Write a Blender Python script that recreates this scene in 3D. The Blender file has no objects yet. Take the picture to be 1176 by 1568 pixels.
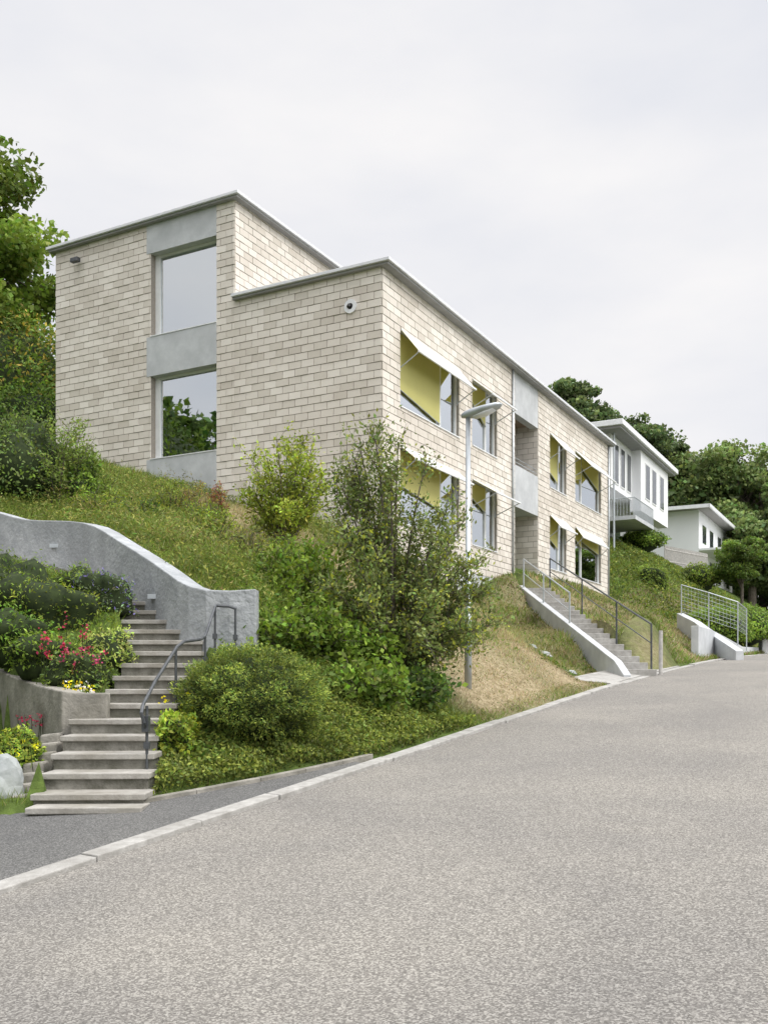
import bpy, math, random
import numpy as np
from mathutils import Vector
random.seed(7); rng=np.random.default_rng(7)
S,C=0.4766,0.8791
TH=math.radians(-28.46)
def W(p,q):            # site axes (along street, across street) -> world plan
    return (S*p+C*q, C*p-S*q)
def PQ(X,Y):
    return (S*X+C*Y, C*X-S*Y)
scene=bpy.context.scene
# ------------------------------------------------------------ materials
def newmat(name):
    m=bpy.data.materials.new(name); m.use_nodes=True
    nt=m.node_tree; b=nt.nodes['Principled BSDF']
    return m,nt,b
def noisy(name,c1,c2,scale=5,rough=.8,detail=6,bump=.0,bscale=None,c3=None,s3=.6,coord='Object',spec=.3,metal=0,contrast=(.35,.65)):
    m,nt,b=newmat(name); N=nt.nodes; L=nt.links
    tc=N.new('ShaderNodeTexCoord'); n=N.new('ShaderNodeTexNoise'); n.inputs['Scale'].default_value=scale; n.inputs['Detail'].default_value=detail
    n.inputs['Roughness'].default_value=.65
    L.new(tc.outputs[coord],n.inputs['Vector'])
    r=N.new('ShaderNodeValToRGB'); r.color_ramp.elements[0].color=(*c1,1); r.color_ramp.elements[1].color=(*c2,1)
    r.color_ramp.elements[0].position=contrast[0]; r.color_ramp.elements[1].position=contrast[1]
    L.new(n.outputs['Fac'],r.inputs['Fac']); out=r.outputs['Color']
    if c3 is not None:
        n3=N.new('ShaderNodeTexNoise'); n3.inputs['Scale'].default_value=s3; n3.inputs['Detail'].default_value=5
        L.new(tc.outputs[coord],n3.inputs['Vector'])
        r3=N.new('ShaderNodeValToRGB'); r3.color_ramp.elements[0].position=.42; r3.color_ramp.elements[1].position=.68
        L.new(n3.outputs['Fac'],r3.inputs['Fac'])
        mx=N.new('ShaderNodeMixRGB'); mx.inputs[2].default_value=(*c3,1)
        mu=N.new('ShaderNodeMath'); mu.operation='MULTIPLY'; mu.inputs[1].default_value=.6
        L.new(r3.outputs['Color'],mu.inputs[0]); L.new(mu.outputs[0],mx.inputs[0]); L.new(out,mx.inputs[1]); out=mx.outputs[0]
    L.new(out,b.inputs['Base Color'])
    b.inputs['Roughness'].default_value=rough; b.inputs['Specular IOR Level'].default_value=spec; b.inputs['Metallic'].default_value=metal
    if bump>0:
        bn=N.new('ShaderNodeTexNoise'); bn.inputs['Scale'].default_value=bscale or scale*4; bn.inputs['Detail'].default_value=8
        L.new(tc.outputs[coord],bn.inputs['Vector'])
        bu=N.new('ShaderNodeBump'); bu.inputs['Strength'].default_value=bump; bu.inputs['Distance'].default_value=.02
        L.new(bn.outputs['Fac'],bu.inputs['Height']); L.new(bu.outputs['Normal'],b.inputs['Normal'])
    return m
def foliage_mat(name,trans=.34,rough=.55):
    m,nt,b=newmat(name); N=nt.nodes; L=nt.links
    a=N.new('ShaderNodeAttribute'); a.attribute_name='Col'
    h0=N.new('ShaderNodeHueSaturation'); h0.inputs['Value'].default_value=1.12; h0.inputs['Saturation'].default_value=1.04; L.new(a.outputs['Color'],h0.inputs['Color'])
    L.new(h0.outputs['Color'],b.inputs['Base Color']); b.inputs['Roughness'].default_value=rough; b.inputs['Specular IOR Level'].default_value=.2
    t=N.new('ShaderNodeBsdfTranslucent'); hs=N.new('ShaderNodeHueSaturation'); hs.inputs['Value'].default_value=1.5; hs.inputs['Saturation'].default_value=1.1
    L.new(a.outputs['Color'],hs.inputs['Color']); L.new(hs.outputs['Color'],t.inputs['Color'])
    mx=N.new('ShaderNodeMixShader'); mx.inputs[0].default_value=trans
    o=[n for n in N if n.type=='OUTPUT_MATERIAL'][0]
    L.new(b.outputs[0],mx.inputs[1]); L.new(t.outputs[0],mx.inputs[2]); L.new(mx.outputs[0],o.inputs['Surface'])
    return m
FOL=foliage_mat('foliage')
BARK=noisy('bark',(.07,.055,.045),(.16,.14,.11),12,.9,bump=.5)
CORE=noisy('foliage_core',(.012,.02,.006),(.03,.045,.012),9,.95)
CONC=noisy('concrete_light',(.44,.455,.465),(.54,.555,.565),3,.8,c3=(.38,.39,.4),s3=1.1,bump=.15,bscale=40)
CONCW=noisy('concrete_rough_wall',(.28,.295,.305),(.42,.435,.445),6,.9,c3=(.2,.21,.215),s3=1.5,bump=.9,bscale=20)
CONCO=noisy('concrete_weathered',(.2,.19,.165),(.34,.32,.28),5,.9,c3=(.11,.105,.08),s3=2.2,bump=.5,bscale=30)
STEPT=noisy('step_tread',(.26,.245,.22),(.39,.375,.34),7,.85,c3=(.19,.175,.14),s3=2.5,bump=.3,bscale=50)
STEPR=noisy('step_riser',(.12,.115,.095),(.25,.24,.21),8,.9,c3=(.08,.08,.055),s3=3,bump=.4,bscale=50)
KERB=noisy('kerb_stone',(.28,.27,.25),(.42,.41,.385),10,.85,c3=(.22,.21,.19),s3=2,bump=.3,bscale=60)
METAL=noisy('galvanised_metal',(.4,.43,.45),(.5,.53,.55),6,.42,metal=.55,spec=.5)
WHITEM=noisy('white_metal',(.68,.69,.7),(.76,.77,.78),4,.4,spec=.5)
ROOFE=noisy('roof_edge_metal',(.6,.615,.64),(.68,.69,.71),4,.45,spec=.5)
FRAME=noisy('window_frame',(.64,.65,.64),(.72,.73,.72),4,.4,spec=.5)
DARKM=noisy('dark_metal',(.05,.055,.06),(.1,.105,.11),8,.45,metal=.3,spec=.5)
ROOFM=noisy('roof_gravel',(.2,.2,.19),(.35,.34,.32),40,.9)
SOFF=noisy('soffit',(.25,.25,.25),(.3,.3,.3),3,.7)
PLAST=noisy('white_plaster',(.74,.75,.76),(.8,.805,.81),2,.85,c3=(.68,.69,.7),s3=.5)
INTW=noisy('interior_wall',(.3,.3,.28),(.36,.35,.33),2,.9)
INTF=noisy('interior_floor',(.2,.15,.1),(.3,.22,.15),5,.5)
ROCK=noisy('rock',(.24,.26,.26),(.44,.46,.46),5,.9,c3=(.18,.2,.16),s3=3,bump=.9,bscale=9)
WOODG=noisy('grey_wood',(.34,.33,.31),(.5,.48,.45),9,.85)
BLACK=noisy('black_plastic',(.015,.015,.015),(.03,.03,.03),5,.4)
MORT=noisy('mortar',(.24,.215,.185),(.31,.285,.245),20,.95,bump=.4,bscale=80)
# brick (colour per brick)
BRICK,nt,b=newmat('sand_lime_brick'); N=nt.nodes; L=nt.links
g=N.new('ShaderNodeNewGeometry'); r=N.new('ShaderNodeValToRGB')
r.color_ramp.elements[0].color=(.56,.515,.45,1); r.color_ramp.elements[1].color=(.72,.675,.61,1)
e=r.color_ramp.elements.new(.5); e.color=(.655,.61,.545,1)
L.new(g.outputs['Random Per Island'],r.inputs['Fac'])
tc=N.new('ShaderNodeTexCoord'); n=N.new('ShaderNodeTexNoise'); n.inputs['Scale'].default_value=.45; n.inputs['Detail'].default_value=6
L.new(tc.outputs['Object'],n.inputs['Vector'])
r2=N.new('ShaderNodeValToRGB'); r2.color_ramp.elements[0].color=(.9,.885,.87,1); r2.color_ramp.elements[1].color=(1.03,1.03,1.03,1); r2.color_ramp.elements[0].position=.35; r2.color_ramp.elements[1].position=.6
L.new(n.outputs['Fac'],r2.inputs['Fac'])
mx=N.new('ShaderNodeMixRGB'); mx.blend_type='MULTIPLY'; mx.inputs[0].default_value=1
L.new(r.outputs[0],mx.inputs[1]); L.new(r2.outputs[0],mx.inputs[2])
L.new(mx.outputs[0],b.inputs['Base Color']); b.inputs['Roughness'].default_value=.85
n2=N.new('ShaderNodeTexNoise'); n2.inputs['Scale'].default_value=30; n2.inputs['Detail'].default_value=6; L.new(tc.outputs['Object'],n2.inputs['Vector'])
bu=N.new('ShaderNodeBump'); bu.inputs['Strength'].default_value=.4; bu.inputs['Distance'].default_value=.01
L.new(n2.outputs['Fac'],bu.inputs['Height']); L.new(bu.outputs[0],b.inputs['Normal'])
# glass
GLASS,nt,b=newmat('window_glass'); N=nt.nodes; L=nt.links
o=[n for n in N if n.type=='OUTPUT_MATERIAL'][0]; N.remove(b)
tr=N.new('ShaderNodeBsdfTransparent'); tr.inputs[0].default_value=(.5,.56,.54,1)
gl=N.new('ShaderNodeBsdfGlossy'); gl.inputs['Roughness'].default_value=.012; gl.inputs['Color'].default_value=(.9,.94,.97,1)
lw=N.new('ShaderNodeLayerWeight'); lw.inputs[0].default_value=.5
mr=N.new('ShaderNodeMapRange'); mr.inputs['To Min'].default_value=.6; mr.inputs['To Max'].default_value=.95
mx=N.new('ShaderNodeMixShader'); L.new(lw.outputs['Fresnel'],mr.inputs['Value']); L.new(mr.outputs[0],mx.inputs[0]); L.new(tr.outputs[0],mx.inputs[1]); L.new(gl.outputs[0],mx.inputs[2]); L.new(mx.outputs[0],o.inputs['Surface'])
def fabric(name,col,t=.45):
    m,nt,b=newmat(name); N=nt.nodes; L=nt.links
    b.inputs['Base Color'].default_value=(*col,1); b.inputs['Roughness'].default_value=.9
    tt=N.new('ShaderNodeBsdfTranslucent'); tt.inputs[0].default_value=(*col,1)
    mx=N.new('ShaderNodeMixShader'); mx.inputs[0].default_value=t; o=[n for n in N if n.type=='OUTPUT_MATERIAL'][0]
    w=N.new('ShaderNodeTexWave'); w.inputs['Scale'].default_value=60; tc=N.new('ShaderNodeTexCoord'); L.new(tc.outputs['Object'],w.inputs['Vector'])
    bu=N.new('ShaderNodeBump'); bu.inputs['Strength'].default_value=.1; L.new(w.outputs['Fac'],bu.inputs['Height']); L.new(bu.outputs[0],b.inputs['Normal'])
    L.new(b.outputs[0],mx.inputs[1]); L.new(tt.outputs[0],mx.inputs[2]); L.new(mx.outputs[0],o.inputs['Surface'])
    return m
FABW=fabric('awning_fabric_white',(.87,.86,.81),.3)
FABY=fabric('awning_fabric_yellow',(.78,.74,.26),.6)
REFLY=fabric('awning_reflection_yellow',(.62,.585,.22),.2)  # colour of the awning underside as mirrored in the panes
# asphalt
def asphalt(name,base,spk,sc=1):
    m,nt,b=newmat(name); N=nt.nodes; L=nt.links
    tc=N.new('ShaderNodeTexCoord')
    v=N.new('ShaderNodeTexVoronoi'); v.inputs['Scale'].default_value=120*sc; L.new(tc.outputs['Object'],v.inputs['Vector'])
    r=N.new('ShaderNodeValToRGB'); cr=r.color_ramp
    cr.elements[0].color=(*[x*.64 for x in base],1); cr.elements[1].color=(*spk,1); cr.elements[0].position=.1; cr.elements[1].position=.95
    e=cr.elements.new(.55); e.color=(*base,1)
    sp=N.new('ShaderNodeSeparateColor'); L.new(v.outputs['Color'],sp.inputs[0]); L.new(sp.outputs[0],r.inputs['Fac'])
    v2=N.new('ShaderNodeTexNoise'); v2.inputs['Scale'].default_value=60; v2.inputs['Detail'].default_value=4; L.new(tc.outputs['Object'],v2.inputs['Vector'])
    rr=N.new('ShaderNodeValToRGB'); rr.color_ramp.elements[0].color=(.9,.9,.9,1); rr.color_ramp.elements[1].color=(1.08,1.08,1.07,1); rr.color_ramp.elements[0].position=.32; rr.color_ramp.elements[1].position=.68
    L.new(v2.outputs['Fac'],rr.inputs['Fac'])
    n=N.new('ShaderNodeTexNoise'); n.inputs['Scale'].default_value=.4; n.inputs['Detail'].default_value=8; n.inputs['Roughness'].default_value=.62; n.inputs['Distortion'].default_value=.4; L.new(tc.outputs['Object'],n.inputs['Vector'])
    r2=N.new('ShaderNodeValToRGB'); r2.color_ramp.elements[0].color=(.83,.83,.84,1); r2.color_ramp.elements[1].color=(1.09,1.08,1.055,1); r2.color_ramp.elements[0].position=.34; r2.color_ramp.elements[1].position=.66
    L.new(n.outputs['Fac'],r2.inputs['Fac'])
    m1=N.new('ShaderNodeMixRGB'); m1.blend_type='MULTIPLY'; m1.inputs[0].default_value=1
    m2=N.new('ShaderNodeMixRGB'); m2.blend_type='MULTIPLY'; m2.inputs[0].default_value=1
    L.new(r.outputs[0],m1.inputs[1]); L.new(rr.outputs[0],m1.inputs[2]); L.new(m1.outputs[0],m2.inputs[1]); L.new(r2.outputs[0],m2.inputs[2]); L.new(m2.outputs[0],b.inputs['Base Color'])
    b.inputs['Roughness'].default_value=.88; b.inputs['Specular IOR Level'].default_value=.25
    bu=N.new('ShaderNodeBump'); bu.inputs['Strength'].default_value=.3; bu.inputs['Distance'].default_value=.004
    L.new(v.outputs['Distance'],bu.inputs['Height']); bu.invert=True; L.new(bu.outputs[0],b.inputs['Normal'])
    return m
ASPH=asphalt('asphalt_road',(.208,.196,.178),(.34,.325,.295))
ASPHD=asphalt('asphalt_pavement',(.12,.119,.115),(.2,.198,.19),1.1)
# ------------------------------------------------------------ mesh helpers
def mkobj(name,me,parent=None,mat=None):
    o=bpy.data.objects.new(name,me); scene.collection.objects.link(o)
    if parent: o.parent=parent
    if mat: me.materials.append(mat)
    return o
def empty(name,rot=0,loc=(0,0,0)):
    o=bpy.data.objects.new(name,None); scene.collection.objects.link(o); o.rotation_euler=(0,0,rot); o.location=loc; o.empty_display_size=.3; return o
BF=[(0,3,2,1),(4,5,6,7),(0,1,5,4),(1,2,6,5),(2,3,7,6),(3,0,4,7)]
class MB:
    def __init__(s): s.v=[]; s.f=[]
    def hexa(s,pts):
        k=len(s.v); s.v+=list(pts); s.f+=[tuple(k+i for i in f) for f in BF]; return s
    def box(s,x0,x1,y0,y1,z0,z1):
        return s.hexa([(x0,y0,z0),(x1,y0,z0),(x1,y1,z0),(x0,y1,z0),(x0,y0,z1),(x1,y0,z1),(x1,y1,z1),(x0,y1,z1)])
    def slab(s,top,depth):
        return s.hexa([(x,y,z-depth) for x,y,z in top]+list(top))
    def tube(s,pts,rad,n=8,caps=True):
        pts=[Vector(p) for p in pts]
        if not hasattr(rad,'__len__'): rad=[rad]*len(pts)
        k=len(s.v)
        for i,p in enumerate(pts):
            d=(pts[min(i+1,len(pts)-1)]-pts[max(i-1,0)])
            if d.length<1e-6: d=Vector((0,0,1))
            d.normalize(); a=Vector((0,0,1)) if abs(d.z)<.9 else Vector((1,0,0))
            u=d.cross(a).normalized(); w=d.cross(u)
            for j in range(n):
                t=2*math.pi*j/n; q=p+(u*math.cos(t)+w*math.sin(t))*rad[i]; s.v.append(tuple(q))
        for i in range(len(pts)-1):
            for j in range(n):
                a=k+i*n+j; b2=k+i*n+(j+1)%n; s.f.append((a,b2,b2+n,a+n))
        if caps:
            s.f.append(tuple(k+j for j in range(n))[::-1]); e=k+(len(pts)-1)*n; s.f.append(tuple(e+j for j in range(n)))
        return s
    def make(s,name,mat,parent=None,smooth=False,bevel=0):
        me=bpy.data.meshes.new(name); me.from_pydata(s.v,[],s.f); me.update()
        o=mkobj(name,me,parent,mat)
        if smooth:
            me.polygons.foreach_set('use_smooth',[True]*len(me.polygons))
        if bevel:
            b=o.modifiers.new('bev','BEVEL'); b.width=bevel; b.segments=2; b.limit_method='ANGLE'
        return o
def npmesh(name,V,F,mat,cols=None,parent=None):
    me=bpy.data.meshes.new(name); nv=len(V); nf,k=F.shape
    me.vertices.add(nv); me.vertices.foreach_set('co',V.astype(np.float32).ravel())
    me.loops.add(nf*k); me.loops.foreach_set('vertex_index',F.astype(np.int32).ravel())
    me.polygons.add(nf); me.polygons.foreach_set('loop_start',np.arange(0,nf*k,k,dtype=np.int32))
    me.update(calc_edges=True)
    if cols is not None:
        ca=me.color_attributes.new('Col','FLOAT_COLOR','POINT')
        c4=np.ones((nv,4),np.float32); c4[:,:3]=cols; ca.data.foreach_set('color',c4.ravel())
    return mkobj(name,me,parent,mat)
def unit(a): return a/np.maximum(np.linalg.norm(a,axis=1,keepdims=True),1e-9)
def leaves(name,P,size,cols,parent=None,nrm=None,nb=.5,aspect=.55,up=0.,mat=None,align=None):
    n=len(P); sz=(size*(.6+.8*rng.random(n)))[:,None]
    N_=unit(rng.normal(size=(n,3)))
    if nrm is not None: N_=unit(N_*(1-nb)+nrm*nb)
    N_[:,2]+=up; N_=unit(N_)
    D=rng.normal(size=(n,3))
    if align is not None: D=D*.45+align
    D=unit(D-N_*np.sum(D*N_,axis=1,keepdims=True)); Sd=np.cross(N_,D)
    V=np.stack([P-D*sz*.5, P+Sd*sz*.5*aspect+N_*sz*.06, P+D*sz*.5, P-Sd*sz*.5*aspect+N_*sz*.06],axis=1).reshape(-1,3)
    F=np.arange(n*4).reshape(n,4)
    return npmesh(name,V,F,mat or FOL,np.repeat(cols,4,axis=0),parent)
def colr(n,base,var=.25,alt=None,pa=.2):
    base=np.array(base); c=base[None,:]*(1+var*rng.normal(size=(n,1)))*(1+.08*rng.normal(size=(n,3)))
    if alt is not None:
        m=rng.random(n)<pa; c[m]=np.array(alt)[None,:]*(1+var*rng.normal(size=(m.sum(),1)))
    return np.clip(c,.004,.8)
def sn(x,y,s=1.,ph=0.):
    x=x*s+ph; y=y*s-ph*1.7
    return (np.sin(x*1.3+np.sin(y*.9+1)*1.2)+np.sin(y*1.7+np.sin(x*1.1)*1.4+2)+np.sin((x+y)*2.3+1.3)*.6+np.sin((x-y)*3.7+.4)*.4)/3.
# ------------------------------------------------------------ terrain
RP=np.array([-400,-60,0,10,18,24,30,41,60,100,400.]); RH=np.array([-8,-4.6,0,.8,1.43,1.80,2.08,2.45,2.9,3.3,4.2])
def road(p): 
    p=np.asarray(p,float); return -1.6+(np.interp(p-1.5,RP,RH)+np.interp(p,RP,RH)+np.interp(p+1.5,RP,RH))/3
FD=np.array([0,.5,3,6.2,10.6,15.2,17,40,120,300,700.]); FH=np.array([0,.1,1.5,2.95,4.55,5.9,6.5,11,22,30,34.])
def base(X,Y):
    p,q=PQ(X,Y); d=-4.8-q
    mul=1+.6*np.clip((p-41)/8,0,1)
    f=np.interp(np.maximum(d,0),FD,FH)*np.where(d<60,mul,1+(mul-1)*.3)
    dr=np.maximum(q-5.2,0); f=f-np.interp(dr,[0,.5,10,60,300],[0,0,1.2,6,10])
    return road(p)+f
CP=np.array([(-.1,22.5,3.0),(-3.2,24.2,4.2),(-4.4,24.9,4.65),(-6.5,26,5.35),(-8,26.8,6),(-9.8,27.8,6.5),(3.3,28.4,2.75),(9.7,40.2,2.9),
 (-1.8,11.9,.75),(-2.6,12.6,1.2),(-3.6,13.8,1.75),(-4.5,14.9,2.2),(-6.5,16.2,2.45),(-1.5,9.4,-.78),(-.6,9.6,-.7),(-2,10.2,-.3),
 (-3.4,9.8,-.05),(-4.1,10.9,.25),(-3.3,11.2,.5),(-4.4,12.2,.95),(-5.6,13.2,1.25),(3.9,25,1.05),(4.6,21.3,0.0),(3.6,28,2.2),(6.6,24,1.5),(0,17,1.35),(-2,19,2.6),(2.2,19,1.0),(0,13,.02),(1.3,14.2,-.14)],float)
_b=base(CP[:,0],CP[:,1]); _d=np.linalg.norm(CP[:,None,:2]-CP[None,:,:2],axis=2); SG=2.2
_w=np.linalg.solve(np.exp(-_d**2/(2*SG**2))+.03*np.eye(len(CP)),CP[:,2]-_b)
# stairs tables
def st_L(Y): return np.interp(Y,[7.6,7.85,9.2,9.35,10.8,11.8,12.5,13.5,14.4],[-2.82,-2.87,-3.0,-2.84,-2.92,-3.25,-3.75,-4.3,-4.9])
def st_R(Y): return np.interp(Y,[7.6,9.2,9.6,11.1,11.8,12.5,13.5,14.4],[-2.0,-2.2,-2.1,-2.15,-2.62,-3.08,-3.82,-4.6])
def st_z(Y): return -1.12+.14*np.clip((np.asarray(Y)-7.85)/.33+1,0,19)
WL=np.array([(-1.50,11.12,1.02),(-2.13,11.1,.97),(-2.38,11.3,1.07),(-2.66,11.75,1.26),(-3.12,12.45,1.55),(-3.85,13.4,1.97),(-4.25,13.95,2.22),(-4.5,14.25,2.33),(-4.8,14.45,2.37),(-5.4,14.75,2.42),(-5.9,15.1,2.5),(-6.2,15.35,2.66),(-7,15.9,2.85),(-9,17,3.2)])
PLX=[-9,-7,-5.5,-4.46,-4.1,-3.6,-3.15,-2.95,-2.7]; PLY=[17,14.3,12.4,11.0,10.52,9.87,9.27,9.3,9.33]
def wallY(X): return np.interp(X,WL[::-1,0],WL[::-1,1])
def ds_L(Y): return np.interp(Y,[20,30],[4.95,4.25])
def ds_z(Y): return .1+(np.asarray(Y)-20.3)*.283
def hz(X,Y):
    X=np.asarray(X,float); Y=np.asarray(Y,float); shp=X.shape; X=X.ravel(); Y=Y.ravel()
    z=base(X,Y); p,q=PQ(X,Y)
    near=(X>-22)&(X<22)&(Y>0)&(Y<52)
    if near.any():
        d2=(X[near,None]-CP[None,:,0])**2+(Y[near,None]-CP[None,:,1])**2
        corr=np.exp(-d2/(2*SG**2))@_w
        w=np.clip((-4.8-q[near])/.9,0,1); w=w*w*(3-2*w)
        z[near]+=corr*w
        z[near]+=.05*sn(X[near],Y[near],1.3)*w
    ly=np.interp(X,PLX,PLY)+.1
    m=(X<-2.95)&(Y<ly)&(Y>7.2)&(q<-5.0); z[m]=np.minimum(z[m],-1.02+.13*(Y[m]-8))
    edge=np.interp(p,[-60,5.2,6,7.16,8.22,8.7],[-6.9,-6.5,-5.6,-5.2,-4.92,-4.8])
    m=(q>edge)&(p<8.7)&(q<-4.0); z[m]=road(p[m])-.01
    m=(X<-4.1)&(X>-9)&(Y<wallY(X)+.1)&(Y>wallY(X)-.95); z[m]=1.38+(-4.2-X[m])*.27
    m=(Y>7.7)&(Y<14.2)&(X>st_L(Y)-.03)&(X<st_R(Y)+.1); z[m]=st_z(Y[m])-.3
    xl=ds_L(Y); m=(Y>20.2)&(Y<30.4)&(X>xl-.1)&(X<xl+.95); z[m]=ds_z(Y[m])-.35
    m=(q>-4.8)&(q<5.2); z[m]=road(p[m])-.06
    return z.reshape(shp)
def arr(*segs):
    o=[]
    for a,b2,s in segs: o.append(np.arange(a,b2,s))
    return np.concatenate(o)
qa=np.concatenate([arr((-700,-100,40),(-100,-40,6),(-40,-19,1),(-19,-5,.13)),[-4.95,-4.85,-4.79,-4.7,-2,0,3,5,5.3],arr((6,20,1),(20,60,5),(60,700,40))])
pa=arr((-400,-40,30),(-40,3,1),(3,33,.14),(33,62,.5),(62,120,2),(120,400,14),(400,1200,80))
PP,QQ=np.meshgrid(pa,qa); XX,YY=W(PP,QQ); ZZ=hz(XX,YY)
nq,npp=PP.shape
V=np.stack([XX.ravel(),YY.ravel(),ZZ.ravel()],1)
i=np.arange(nq-1)[:,None]*npp+np.arange(npp-1)[None,:]; F=np.stack([i,i+1,i+npp+1,i+npp],-1).reshape(-1,4)[:, ::-1]
def tan_mask(X,Y):
    p,q=PQ(X,Y)
    def band(v,a,b2,f): return np.clip((v-a)/f,0,1)*np.clip((b2-v)/f,0,1)
    a=band(q,-10.9,-4.7,.5)*band(p,11.6,19.8,1.2)*.9
    a2=.52*band(q,-10.9,-4.7,.5)*band(p,19.5,48,1)
    tx,ty=.34,-.94; dd=np.abs((X+4.2)*(-ty)*1.0+(Y-24.3)*tx); al=(X+4.2)*tx+(Y-24.3)*ty
    b2=np.clip((1.9-dd)/1.1,0,1)*np.clip((al+1)/1.5,0,1)*np.clip((9.5-al)/2,0,1)*.95
    m=np.maximum(np.maximum(a,a2),b2)
    return np.clip(m+.35*sn(X,Y,.9,3)*(m>.05)+.12*sn(X,Y,4)*(m>.05),0,1)
TM=tan_mask(V[:,0],V[:,1])
cols=np.stack([TM,TM,TM],1)
GR,nt,b=newmat('grass_ground'); N=nt.nodes; L=nt.links
a=N.new('ShaderNodeAttribute'); a.attribute_name='Col'; tc=N.new('ShaderNodeTexCoord')
def nz(sc,c1,c2,p1=.35,p2=.65):
    n=N.new('ShaderNodeTexNoise'); n.inputs['Scale'].default_value=sc; n.inputs['Detail'].default_value=8; L.new(tc.outputs['Object'],n.inputs['Vector'])
    r=N.new('ShaderNodeValToRGB'); r.color_ramp.elements[0].color=(*c1,1); r.color_ramp.elements[1].color=(*c2,1); r.color_ramp.elements[0].position=p1; r.color_ramp.elements[1].position=p2
    L.new(n.outputs['Fac'],r.inputs['Fac']); return r.outputs[0],n
gg,_=nz(6,(.04,.06,.015),(.09,.13,.03)); tt,nn=nz(14,(.2,.16,.09),(.34,.28,.18))
mx=N.new('ShaderNodeMixRGB'); L.new(a.outputs['Fac'],mx.inputs[0]); L.new(gg,mx.inputs[1]); L.new(tt,mx.inputs[2]); L.new(mx.outputs[0],b.inputs['Base Color']); b.inputs['Roughness'].default_value=.95; b.inputs['Specular IOR Level'].default_value=.1
bu=N.new('ShaderNodeBump'); bu.inputs['Strength'].default_value=.8; bu.inputs['Distance'].default_value=.03; n9=N.new('ShaderNodeTexNoise'); n9.inputs['Scale'].default_value=25; n9.inputs['Detail'].default_value=8; L.new(tc.outputs['Object'],n9.inputs['Vector']); L.new(n9.outputs['Fac'],bu.inputs['Height']); L.new(bu.outputs[0],b.inputs['Normal'])
npmesh('ground_terrain',V,F,GR,cols)
# road sheet
pr=np.concatenate([arr((-400,-60,20),(-60,120,1),(120,400,10))]); qr=np.array([-4.66,-2.5,0,2.5,5.1])
P2,Q2=np.meshgrid(pr,qr); X2,Y2=W(P2,Q2); V=np.stack([X2.ravel(),Y2.ravel(),road(P2).ravel()],1)
i=np.arange(len(qr)-1)[:,None]*len(pr)+np.arange(len(pr)-1)[None,:]; F=np.stack([i,i+1,i+len(pr)+1,i+len(pr)],-1).reshape(-1,4)[:, ::-1]
npmesh('asphalt_road',V,F,ASPH)
# pavement
mb=MB(); prev=None
for p in np.arange(-60,8.8,.4):
    e=float(np.interp(p,[-60,5.2,6,7.16,8.22,8.8],[-6.9,-6.5,-5.6,-5.2,-4.93,-4.83])); z=float(road(p))+.03
    cur=[(*W(p,-4.78),z),(*W(p,e),z+.02)]
    if prev: mb.slab([prev[0],cur[0],cur[1],prev[1]],.15)
    prev=cur
mb.make('pavement',ASPHD)
# kerbs
mb=MB(); p=-60.
while p<110:
    Ls=random.uniform(.9,1.1)*(1 if p<60 else 4); h=.045+random.uniform(-.006,.006)
    if 17.6<p<24.6: h=.02
    a0,a1=p+.006,p+Ls-.006
    j=random.uniform(-.008,.008)
    mb.slab([(*W(a0,-4.80+j),float(road(a0))+h),(*W(a0,-4.65+j),float(road(a0))+h-.006),(*W(a1,-4.65+j),float(road(a1))+h-.006),(*W(a1,-4.80+j),float(road(a1))+h)],.25)
    p+=Ls
mb.make('kerb',KERB,bevel=.008)
mb=MB(); p=-60.
while p<110:
    Ls=1.0 if p<60 else 4; a0,a1=p+.006,p+Ls-.006
    mb.slab([(*W(a0,5.1),float(road(a0))+.1),(*W(a0,5.25),float(road(a0))+.1),(*W(a1,5.25),float(road(a1))+.1),(*W(a1,5.1),float(road(a1))+.1)],.3); p+=Ls
mb.make('kerb',KERB)
mb=MB(); pts=[(5.95,-5.58),(6.5,-5.38),(7.16,-5.17),(7.7,-5.03),(8.22,-4.92),(8.7,-4.84)]
for (p0,q0),(p1,q1) in zip(pts[:-1],pts[1:]):
    zz0,zz1=float(road(p0))+.085,float(road(p1))+.085
    mb.slab([(*W(p0,q0-.07),zz0),(*W(p0,q0),zz0),(*W(p1-.01,q1),zz1),(*W(p1-.01,q1-.07),zz1)],.25)
mb.make('planting_edging',CONCO,bevel=.006)
# apron
mb=MB()
for a0 in np.arange(18,24.4,.8):
    a1=a0+.79
    mb.slab([(*W(a0,-5.75+.02*a0-.36),float(road(a0))+.12),(*W(a0,-4.81),float(road(a0))+.035),(*W(a1,-4.81),float(road(a1))+.035),(*W(a1,-5.75+.02*a1-.36),float(road(a1))+.12)],.3)
mb.make('entrance_path',KERB)
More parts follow.
